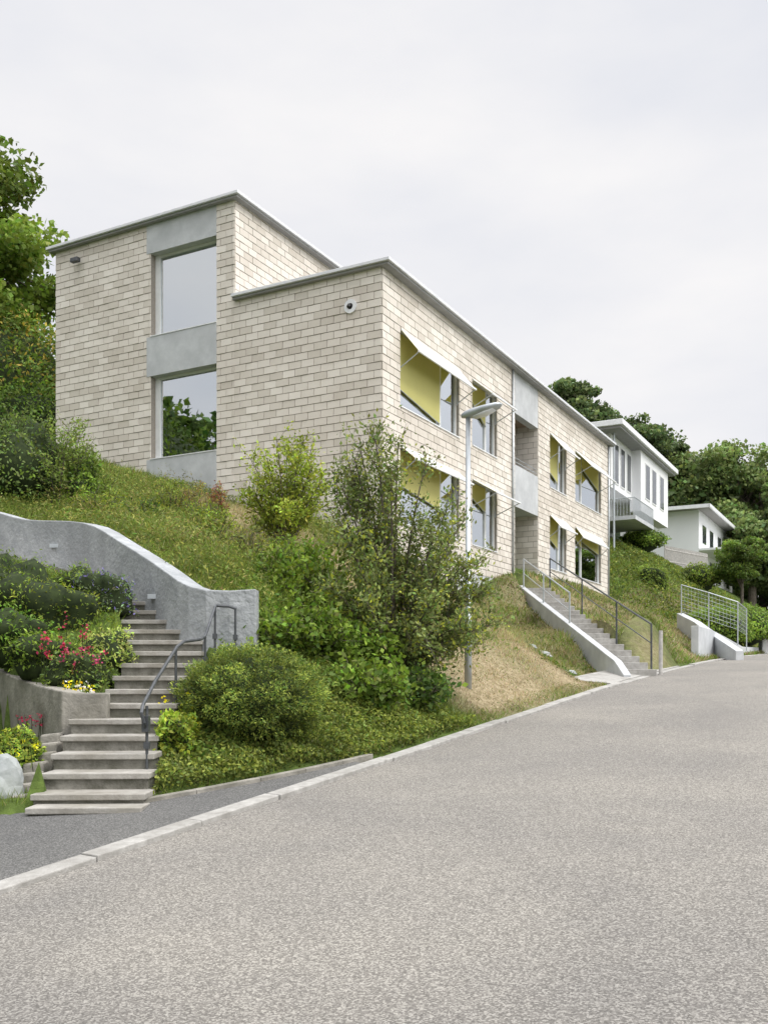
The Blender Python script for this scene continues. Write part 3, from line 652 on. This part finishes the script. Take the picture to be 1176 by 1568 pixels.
def shrub(name,b,h,rx,ns,nt_,nl,size,base,alt=None,pa=.2,zlow=.12,spread=.1,aspect=.5,ry=None,var=.25,twl=.35,lo=.22):
    E=empty(name); ry=ry or rx; mb=MB(); PT=[];CL=[];AL=[]
    for i_ in range(ns):
        az=2*math.pi*((i_*.618)%1+random.random()*.1); el=random.uniform(.0,1); rr=math.sqrt(1-el**2*.93)*random.uniform(.75,1.05)
        end=Vector((b[0]+rx*rr*math.cos(az),b[1]+ry*rr*math.sin(az),b[2]+h*(lo+(1-lo)*el)*random.uniform(.88,1.04)))
        st=Vector(b)+Vector((math.cos(az)*.08,math.sin(az)*.08,-.1)); mid=st.lerp(end,.5)+Vector((-math.cos(az)*rx*.12,-math.sin(az)*rx*.12,h*.08))
        pts=[]
        for t in np.linspace(0,1,7):
            pts.append(st*(1-t)**2+mid*2*t*(1-t)+end*t*t)
        mb.tube(pts,list(np.linspace(.028,.005,7)*max(h/3,.5)),5)
        sh=.75+.5*random.random()
        for j in range(nt_):
            t=random.uniform(zlow+.05,1); t=t**.75
            p0=st*(1-t)**2+mid*2*t*(1-t)+end*t*t
            d=Vector((random.gauss(0,1),random.gauss(0,1),random.gauss(.5,.8))); d.normalize(); d=(d+(end-st).normalized()*.6).normalized()
            l=twl*random.uniform(.5,1.3); p1=p0+d*l
            mb.tube([p0,p1],[.005,.002],3,False)
            tt=rng.random(nl)*1.1; q_=np.array(p0)[None]+np.array(d)[None]*(tt*l)[:,None]+rng.normal(size=(nl,3))*spread*.5
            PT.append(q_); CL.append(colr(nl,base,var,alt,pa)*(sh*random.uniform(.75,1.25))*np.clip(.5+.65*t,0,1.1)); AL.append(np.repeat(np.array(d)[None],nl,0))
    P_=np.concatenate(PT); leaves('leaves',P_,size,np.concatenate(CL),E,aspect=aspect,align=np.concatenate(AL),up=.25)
    mb.make('branches',BARK,E); return E
def tree(name,b,h,R,cz,ncl,nl,size,base,alt=None,Rz=None,tr=.25,clr=.24,seed=0):
    E=empty(name); Rz=Rz or R; mb=MB()
    mb.tube([(b[0],b[1],b[2]-.5),(b[0]+.1*R*.2,b[1],b[2]+(cz-b[2])*.5),(b[0],b[1],cz),(b[0],b[1],cz+Rz*.6)],[tr,tr*.8,tr*.5,tr*.12],10)
    PT=[];CL=[]
    for i_ in range(ncl):
        d=unit(rng.normal(size=(1,3)))[0]; rr=(.35+.65*rng.random()**.45)*(1+.12*math.sin(3*d[0]+5*d[2]+seed))
        c=np.array([b[0],b[1],cz])+d*np.array([R,R,Rz])*rr
        if c[2]<b[2]+.15*h: c[2]=b[2]+.15*h+rng.random()*.1*h
        s0=(b[0],b[1],b[2]+(cz-b[2])*random.uniform(.5,1.1)); mid=((s0[0]+c[0])/2,(s0[1]+c[1])/2,(s0[2]+c[2])/2+.05*h)
        mb.tube([s0,mid,tuple(c)],[tr*.3,tr*.18,tr*.05],5,False)
        cr=R*clr*random.uniform(.6,1.3); dd=unit(rng.normal(size=(nl,3))); r_=rng.random(nl)**.45
        q_=c+dd*(r_*cr)[:,None]*np.array([1.15,1.15,.7])
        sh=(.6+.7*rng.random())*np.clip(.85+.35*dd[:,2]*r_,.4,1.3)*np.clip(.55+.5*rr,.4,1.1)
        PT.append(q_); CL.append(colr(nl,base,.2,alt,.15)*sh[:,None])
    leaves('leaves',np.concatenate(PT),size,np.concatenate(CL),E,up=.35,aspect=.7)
    mb.make('trunk',BARK,E); return E
G1=(.125,.185,.035); GB=(.18,.25,.045); GD=(.07,.115,.028); GY=(.27,.29,.05)
bz=lambda X,Y:float(hz(X,Y))
shrub('large_shrub',(.12,13.0,bz(.12,13)-.05),3.3,1.4,52,28,25,.06,(.145,.18,.06),GY,.14,zlow=.05,twl=.34,spread=.13,lo=.1)
shrub('yellow_green_shrub',(-1.95,19,bz(-1.95,19)),2.4,.85,24,20,18,.075,(.28,.33,.06),(.19,.25,.045),.3,twl=.35)
mound('round_clipped_conifer',(-1.38,9.85,-.26),(.70,.68,.53),44000,.036,(.11,.155,.04),(.22,.255,.055),.34,k=6,amp=.06,clumps=190,thick=.1,aspect=.3,nb=.2,bul=.17)
for (X,Y,r,h,c) in ((-.95,13.2,.75,.95,GB),(-1.3,14.0,.7,.8,G1),(-.5,12.2,.6,.6,G1),(.3,12.2,.5,.35,GD),(-1.0,11.7,.6,.6,G1),(-.2,11.3,.5,.35,G1)):
    shrub('leafy_shrub',(X,Y,bz(X,Y)-.05),h,r,22,12,13,.075,c,GB,.2,twl=.25,spread=.12,aspect=.65,lo=.25)
for (X,Y,r,h,c) in ((-7.2,18.6,1.1,1.1,(.1,.14,.045)),(-8.3,18.2,1.1,1.0,GD),(-6.4,19.2,.7,.7,G1)):
    mound('hillside_bush',(X,Y,bz(X,Y)+h*.4),(r,r,h),9000,.075,c,G1,.25,amp=.25,thick=.25,clumps=25,aspect=.5)
shrub('hillside_shrub',(-6.4,18.6,bz(-6.4,18.6)),1.7,1.0,22,14,16,.06,(.16,.21,.055),GB,.2)
shrub('hillside_shrub',(-7.7,18.3,bz(-7.7,18.3)),1.9,1.1,22,14,16,.06,(.11,.16,.05),GB,.2)
for (X,Y,h,r,c) in ((-3.9,19.5,.8,.35,(.22,.17,.07)),(-4.4,19.8,.65,.4,(.16,.21,.05)),(-3.4,17.6,.7,.45,G1),(-2.9,16.2,.6,.45,GB),(-4.9,21.5,.55,.4,G1),(-5.4,18,.6,.5,GB),(-2.2,15.2,.6,.45,(.17,.2,.06)),(-4.3,17,.5,.45,GD),(-1.9,17.2,.5,.35,G1),(-3.6,20.5,.75,.2,(.25,.12,.07))):
    shrub('hillside_weeds',(X,Y,bz(X,Y)-.03),h,r,16,8,10,.06,c,GY,.25,twl=.16,spread=.08,aspect=.35,lo=.4)
for (X,Y,al,c) in ((-4.0,11.6,.55,(.42,GB,GY)),(-4.7,12.3,.6,(.5,G1,GB)),(-3.55,12.0,.38,(.33,(.11,.15,.07),(.14,.12,.28))),(-4.3,10.9,.45,(.35,(.14,.25,.045),GB)),(-3.1,10.6,.3,(.26,(.3,.34,.1),GB)),(-3.25,10.1,.35,(.22,(.1,.14,.045),GB)),(-3.75,10.35,.38,(.26,G1,GB)),(-5.3,13.0,.55,(.4,G1,GB)),(-4.0,12.5,.35,(.3,GB,G1))):
    mound('planter_plant',(X,Y,bz(X,Y)+c[0]*.25),(al,al,c[0]),2800,.048,c[1],c[2],.25,amp=.32,thick=.35,clumps=12,aspect=.35,core=True)
def flowers(name,X,Y,sx,sy,n,h,cf,cs=.035):
    E=empty(name); x=X+rng.normal(size=n)*sx; y=Y+rng.normal(size=n)*sy; z=hz(x,y); hh=h*(.6+.6*rng.random(n)); mb=MB()
    for a,b2,c,d in zip(x,y,z,hh): mb.tube([(a,b2,c-.02),(a+random.uniform(-.04,.04),b2,c+d)],.004,3,False)
    mb.make('stems',CORE,E)
    P_=np.repeat(np.stack([x,y,z+hh],1),9,0)+rng.normal(size=(n*9,3))*np.array([.02,.02,.035])
    leaves('petals',P_,cs,colr(len(P_),cf,.3),E,up=.4,aspect=.8)
flowers('red_valerian',-3.4,10.0,.25,.2,26,.4,(.45,.06,.11),.03); flowers('red_valerian',-3.12,9.85,.12,.12,10,.32,(.42,.08,.15),.03); flowers('yellow_flowers',-3.1,9.55,.1,.05,8,.16,(.75,.6,.05),.03)
flowers('white_daisies',-3.0,9.55,.12,.05,6,.16,(.8,.8,.75),.03); flowers('yellow_flowers',-3.3,8.4,.15,.12,5,.3,(.75,.65,.05),.025); flowers('yellow_flowers',-1.95,9.3,.12,.2,8,.3,(.75,.65,.05),.03)
mound('small_bush',(-3.42,8.75,-.74),(.28,.25,.24),4500,.04,(.14,.2,.035),GY,.25,clumps=12,amp=.2)
mound('small_bush',(-1.98,9.15,-.66),(.2,.35,.3),3500,.05,(.15,.21,.035),GY,.25,clumps=12,amp=.25)
def scatter(n,p0,p1,q0,q1,test):
    p=rng.uniform(p0,p1,n); q=rng.uniform(q0,q1,n); X,Y=W(p,q); p,q=PQ(X,Y)
    edge=np.interp(p,[-60,5.2,6,7.16,8.22,8.7],[-6.9,-6.5,-5.68,-5.27,-5.0,-4.88])
    ok=(q<np.minimum(edge,-4.82)+.05*sn(X,Y,5))
    ok&=~((Y>7.4)&(Y<14.4)&(X>st_L(Y)-.05)&(X<st_R(Y)+.08))
    ok&=~((X<-4.1)&(X>-9)&(Y<wallY(X)+.3)&(Y>wallY(X)-1))
    ok&=~((X<-1.45)&(X>-4.3)&(Y>wallY(X)-.1)&(Y<wallY(X)+.3))
    ok&=~((X<-2.7)&(np.abs(Y-np.interp(X,PLX,PLY)-.1)<.22)&(X>-9))
    ok&=~((q<Q0+.03)&(q>QE-.1)&(p>P0-.03)&(p<P1+.1))
    ok&=~((Y>19.5)&(Y<30.6)&(X>ds_L(Y)-.05)&(X<ds_L(Y)+1.0))
    ok&=~((p>17.9)&(p<24.6)&(q>-5.95))
    ok&=test(X,Y,p,q); return X[ok],Y[ok]
def cover(name,n,reg,test,hmax,size,base,alt,pa=.3,ph=0,aspect=.45,patch=1.5):
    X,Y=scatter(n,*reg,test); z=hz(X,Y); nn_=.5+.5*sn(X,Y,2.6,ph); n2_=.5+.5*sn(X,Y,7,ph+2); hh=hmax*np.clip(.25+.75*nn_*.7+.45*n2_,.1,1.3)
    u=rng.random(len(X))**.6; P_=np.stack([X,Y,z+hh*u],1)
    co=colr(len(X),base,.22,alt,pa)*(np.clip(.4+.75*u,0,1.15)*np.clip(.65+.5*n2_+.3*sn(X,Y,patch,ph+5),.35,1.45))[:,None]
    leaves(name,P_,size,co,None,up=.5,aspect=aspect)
low=lambda X,Y,p,q:(X>-2.1)&(X<1.8)&(Y<12.4)&((p<12+.4*sn(X,Y,3))) 
cover('creeping_juniper',100000,(5.6,12.8,-7.4,-4.8),lambda X,Y,p,q:low(X,Y,p,q)&(q>-6.6),.2,.045,(.14,.18,.045),(.24,.27,.06),.3)
cover('ground_cover',70000,(7,15.5,-9.5,-5.2),lambda X,Y,p,q:(X>-1.9)&((p-12.0)<1.8*(-5.2-q)*.4+.4*sn(X,Y,3))&(Y<15.8)&(q<-5.6),.28,.055,(.13,.195,.045),(.22,.26,.06),.2,ph=2)
cover('meadow_plants',110000,(9,26,-17,-7),lambda X,Y,p,q:(X<-1.0+.4*sn(X,Y,2))&(Y>wallY(X)+.2)&(tan_mask(X,Y)<.5)&(Y<27.3),.42,.065,(.155,.205,.05),(.27,.27,.075),.32,ph=4,aspect=.3)
cover('tall_weeds',40000,(9,26,-17,-7),lambda X,Y,p,q:(X<-.8)&(Y>wallY(X)+.3)&(tan_mask(X,Y)<.5)&(Y<26.3)&(sn(X,Y,1.9,11)>.3),.7,.075,(.175,.195,.06),(.28,.23,.09),.35,ph=12,aspect=.22)
cover('planter_ground_cover',26000,(5,14,-14,-6),lambda X,Y,p,q:(X<st_L(Y)-.05)&(X>-7.5)&(Y>np.interp(X,PLX,PLY)+.2)&(Y<wallY(X)-.95),.2,.05,(.14,.21,.045),(.22,.26,.055),.25,ph=1)
cover('weeds',6000,(3,8,-9,-5.5),lambda X,Y,p,q:(X<-3.15)&(Y<np.interp(X,PLX,PLY)-.25)&(Y>8.2),.1,.045,(.1,.14,.04),(.18,.22,.05),.25,ph=6)
cover('yard_weeds',30000,(13,48,-10.8,-4.9),lambda X,Y,p,q:(sn(X,Y,1.2,1)>.12)&(p>16)&(q<-5.2),.14,.06,(.12,.18,.04),(.22,.24,.055),.2,ph=8)
cover('ivy_bank',26000,(40,62,-13,-5.4),lambda X,Y,p,q:(q<-5.4),.4,.13,(.13,.18,.045),(.23,.25,.055),.25,ph=9)
cover('kerb_side_weeds',9000,(9,40,-5.15,-4.8),lambda X,Y,p,q:(sn(X,Y,3,2)>-.2),.07,.03,(.15,.2,.045),(.27,.26,.08),.3,ph=3,aspect=.25)
def grass(name,n,reg,test,L_,cg,ct,wd=.006):
    X,Y=scatter(n,*reg,test); z=hz(X,Y); n=len(X); tm=tan_mask(X,Y)
    l=L_*(.4+rng.random(n))*(1-.6*tm)*np.clip(1+.5*sn(X,Y,2.1,1),.3,1.6)
    az=rng.random(n)*6.283; ln=.25+.7*rng.random(n)
    Bx=np.stack([X,Y,z-.01],1); tip=Bx+np.stack([np.cos(az)*ln*l,np.sin(az)*ln*l,l],1); a2=rng.random(n)*6.283
    ds=np.linalg.norm(Bx[:,:2],axis=1); w_=wd*np.clip(ds/12,.8,3)
    sd=np.stack([np.cos(a2),np.sin(a2),0*a2],1)*w_[:,None]
    V=np.stack([Bx-sd,Bx+sd,tip],1).reshape(-1,3)
    m=(rng.random(n)<np.clip(tm*1.0+.1+.12*sn(X,Y,1.1,15),0,.9))[:,None]
    co=np.where(m,colr(n,ct,.22),colr(n,cg,.25))*np.clip(1+.3*sn(X,Y,1.6,7),.6,1.4)[:,None]
    npmesh(name,V,np.arange(n*3).reshape(n,3),FOL,np.repeat(co,3,0))
grass('bank_grass',130000,(11,26,-11,-4.85),lambda X,Y,p,q:(p>11),.085,(.16,.21,.05),(.33,.28,.17))
grass('meadow_grass',150000,(8.5,26,-20,-6.5),lambda X,Y,p,q:(Y>wallY(X)+.15)|(X>-1.5),.2,(.17,.22,.05),(.32,.285,.155),.007)
grass('yard_grass',110000,(24,62,-16,-4.85),lambda X,Y,p,q:p>20,.16,(.16,.21,.05),(.32,.275,.16),.008)
grass('lower_grass',50000,(3,12,-12,-4.9),lambda X,Y,p,q:(Y>7)&((Y<np.interp(X,PLX,PLY)-.2)|(Y>np.interp(X,PLX,PLY)+.2)),.1,(.15,.2,.04),(.3,.27,.12),.005)
# trees
tree('hillside_tree',(-16.3,34,9),11,4.3,15.0,120,420,.22,(.16,.225,.045),(.21,.285,.055),Rz=4.9,tr=.3)
mound('ivy_hedge',(-14.4,33,9.4),(4.2,3,3.3),26000,.15,(.1,.15,.03),(.28,.22,.05),.2,amp=.12,clumps=50,thick=.1)
mound('ivy_hedge',(-11.6,30.5,7.4),(1.6,1.5,2.0),9000,.12,(.09,.14,.03),G1,.18,amp=.15,clumps=30)
mound('ivy_hedge',(-18,24,8),(4,4,3),9000,.2,(.07,.11,.02),G1,.18,amp=.15,clumps=30)
def ft(X,Y,top,R,c,n=90):
    g=base(np.array([X]),np.array([Y]))[0]; h=top-g; tree('woodland_tree',(X,Y,g),h,R,g+h*.6,n,220,.38,c,(.19,.24,.08),Rz=h*.4,tr=.35,seed=X)
for (X,Y,top,R,c) in ((18.2,90,28.3,4,(.12,.165,.07)),(21.5,95,25.5,4.5,(.12,.16,.07)),(24.3,92,25.4,4.5,(.095,.135,.055)),(28.2,98,25,6,(.14,.195,.075)),(30.3,96,22.8,5,(.1,.145,.06)),(31.5,92,22.4,6,(.17,.225,.08)),(33.9,90,21.8,6,(.17,.225,.08)),(35.2,88,18.5,5.5,(.15,.205,.075)),(34.0,80,14.8,5,(.14,.19,.07)),(28.7,74,11.8,2.6,(.14,.19,.07)),(37.8,84,16.4,6,(.14,.19,.07))):
    ft(X,Y,top,R,c)
E=empty('woodland')
n=26000; X=rng.uniform(14,70,n); Y=rng.uniform(86,112,n); g=base(X,Y); u=rng.random(n)
P_=np.stack([X,Y,g+u*(9+3*sn(X,Y,.35))],1); leaves('understory',P_,.7,colr(n,(.085,.12,.05),.3)*(.5+.7*u)[:,None],E,up=.4,aspect=.7)
tree('round_garden_tree',(18.1,48,bz(18.1,48)),4,1.25,6.0,50,260,.13,(.13,.19,.05),GB,Rz=1.15,tr=.09,clr=.33)
mound('clipped_hedge',(14.6,39.5,bz(14.6,39.5)+.7),(2.0,1.6,.95),14000,.1,(.12,.18,.04),GB,.2,amp=.08,clumps=40)
mound('clipped_hedge',(13.2,37.6,bz(13.2,37.6)+.5),(1.4,1.2,.8),9000,.1,(.13,.19,.04),GB,.2,amp=.1,clumps=30)
mound('garden_bush',(14.2,52,7.4),(1.2,1.0,.7),6000,.14,(.13,.19,.045),GB,.2,amp=.25,clumps=20,thick=.25)
mound('garden_bush',(12.6,44.8,4.4),(.8,.8,.8),5000,.1,(.15,.2,.045),GB,.2,amp=.25,clumps=20,thick=.25)
mound('garden_bush',(16.2,49,5.0),(1.2,1.0,.8),5000,.12,(.16,.21,.045),GB,.2,amp=.25,clumps=20,thick=.25)
# trees on the slope and across the street outside the view (they show up in the windows)
for (X,Y,h,R,top) in ((-38,16,9,4.5,19),(-36,9,9,4.5,18.5),(-41,23,9,4.5,20),(-33,2,9,4.5,17),(-28,-6,10,5,16),(30,2,12,5,None),(34,14,12,5,None),(26,-12,11,5,None)):
    g=bz(X,Y); h=h if top is None else max(top-g,6); tree('roadside_tree',(X,Y,g),h,R,g+h*.55,60,150,.55,(.07,.11,.03),G1,Rz=h*.42,tr=.3,clr=.34)
# ------------------------------------------------------------ light & camera
el=math.radians(48); sd=Vector((.86,-.5,0)).normalized()*math.cos(el); sd.z=math.sin(el)
w=bpy.data.worlds.new('World'); scene.world=w; w.use_nodes=True; nt=w.node_tree; N=nt.nodes; L=nt.links
bg=N['Background']; sky=N.new('ShaderNodeTexSky'); sky.sky_type='NISHITA'; sky.sun_disc=False; sky.sun_elevation=el; sky.sun_rotation=math.atan2(sd.x,sd.y)
sky.air_density=1.0; sky.dust_density=2
tc=N.new('ShaderNodeTexCoord'); mp=N.new('ShaderNodeMapping'); mp.inputs['Scale'].default_value=(1,1,2.6); L.new(tc.outputs['Generated'],mp.inputs['Vector'])
n=N.new('ShaderNodeTexNoise'); n.inputs['Scale'].default_value=2.2; n.inputs['Detail'].default_value=6; n.inputs['Roughness'].default_value=.5; L.new(mp.outputs[0],n.inputs['Vector'])
r=N.new('ShaderNodeValToRGB'); r.color_ramp.elements[0].position=.36; r.color_ramp.elements[1].position=.64; r.color_ramp.elements[0].color=(.81,.825,.88,1); r.color_ramp.elements[1].color=(.98,.965,.965,1)
L.new(n.outputs['Fac'],r.inputs['Fac'])
# overcast luminance: brighter towards the zenith and around the veiled sun
sx_=N.new('ShaderNodeSeparateXYZ'); L.new(tc.outputs['Generated'],sx_.inputs[0])
zr=N.new('ShaderNodeMapRange'); zr.interpolation_type='SMOOTHSTEP'; zr.inputs['From Min'].default_value=.6; zr.inputs['From Max'].default_value=.95; zr.inputs['To Min'].default_value=1/.12; zr.inputs['To Max'].default_value=2.2/.12
L.new(sx_.outputs['Z'],zr.inputs['Value'])
dt=N.new('ShaderNodeVectorMath'); dt.operation='DOT_PRODUCT'; L.new(tc.outputs['Generated'],dt.inputs[0]); dt.inputs[1].default_value=tuple(sd)
gr=N.new('ShaderNodeMapRange'); gr.interpolation_type='SMOOTHSTEP'; gr.inputs['From Min'].default_value=.3; gr.inputs['From Max'].default_value=.95; gr.inputs['To Min'].default_value=1; gr.inputs['To Max'].default_value=2.4
L.new(dt.outputs['Value'],gr.inputs['Value'])
mm=N.new('ShaderNodeMath'); mm.operation='MULTIPLY'; L.new(zr.outputs[0],mm.inputs[0]); L.new(gr.outputs[0],mm.inputs[1])
sc=N.new('ShaderNodeVectorMath'); sc.operation='SCALE'; L.new(r.outputs[0],sc.inputs[0]); L.new(mm.outputs[0],sc.inputs['Scale'])
mx=N.new('ShaderNodeMixRGB'); mx.inputs[0].default_value=.95; L.new(sky.outputs[0],mx.inputs[1]); L.new(sc.outputs[0],mx.inputs[2]); L.new(mx.outputs[0],bg.inputs['Color']); bg.inputs['Strength'].default_value=.12
ld=bpy.data.lights.new('sun','SUN'); ld.energy=1.5; ld.angle=math.radians(16); ld.color=(1,.95,.87); lo=bpy.data.objects.new('sun',ld); scene.collection.objects.link(lo); lo.rotation_euler=sd.to_track_quat('Z','Y').to_euler()
cd=bpy.data.cameras.new('camera'); co=bpy.data.objects.new('camera',cd); scene.collection.objects.link(co); scene.camera=co
co.location=(0,0,0); co.rotation_euler=(math.pi/2,0,0); cd.sensor_width=36; cd.lens=33.29; cd.shift_y=.160; cd.clip_end=3000; cd.clip_start=.1
scene.view_settings.view_transform='Standard'; scene.view_settings.look='None'; scene.view_settings.exposure=0
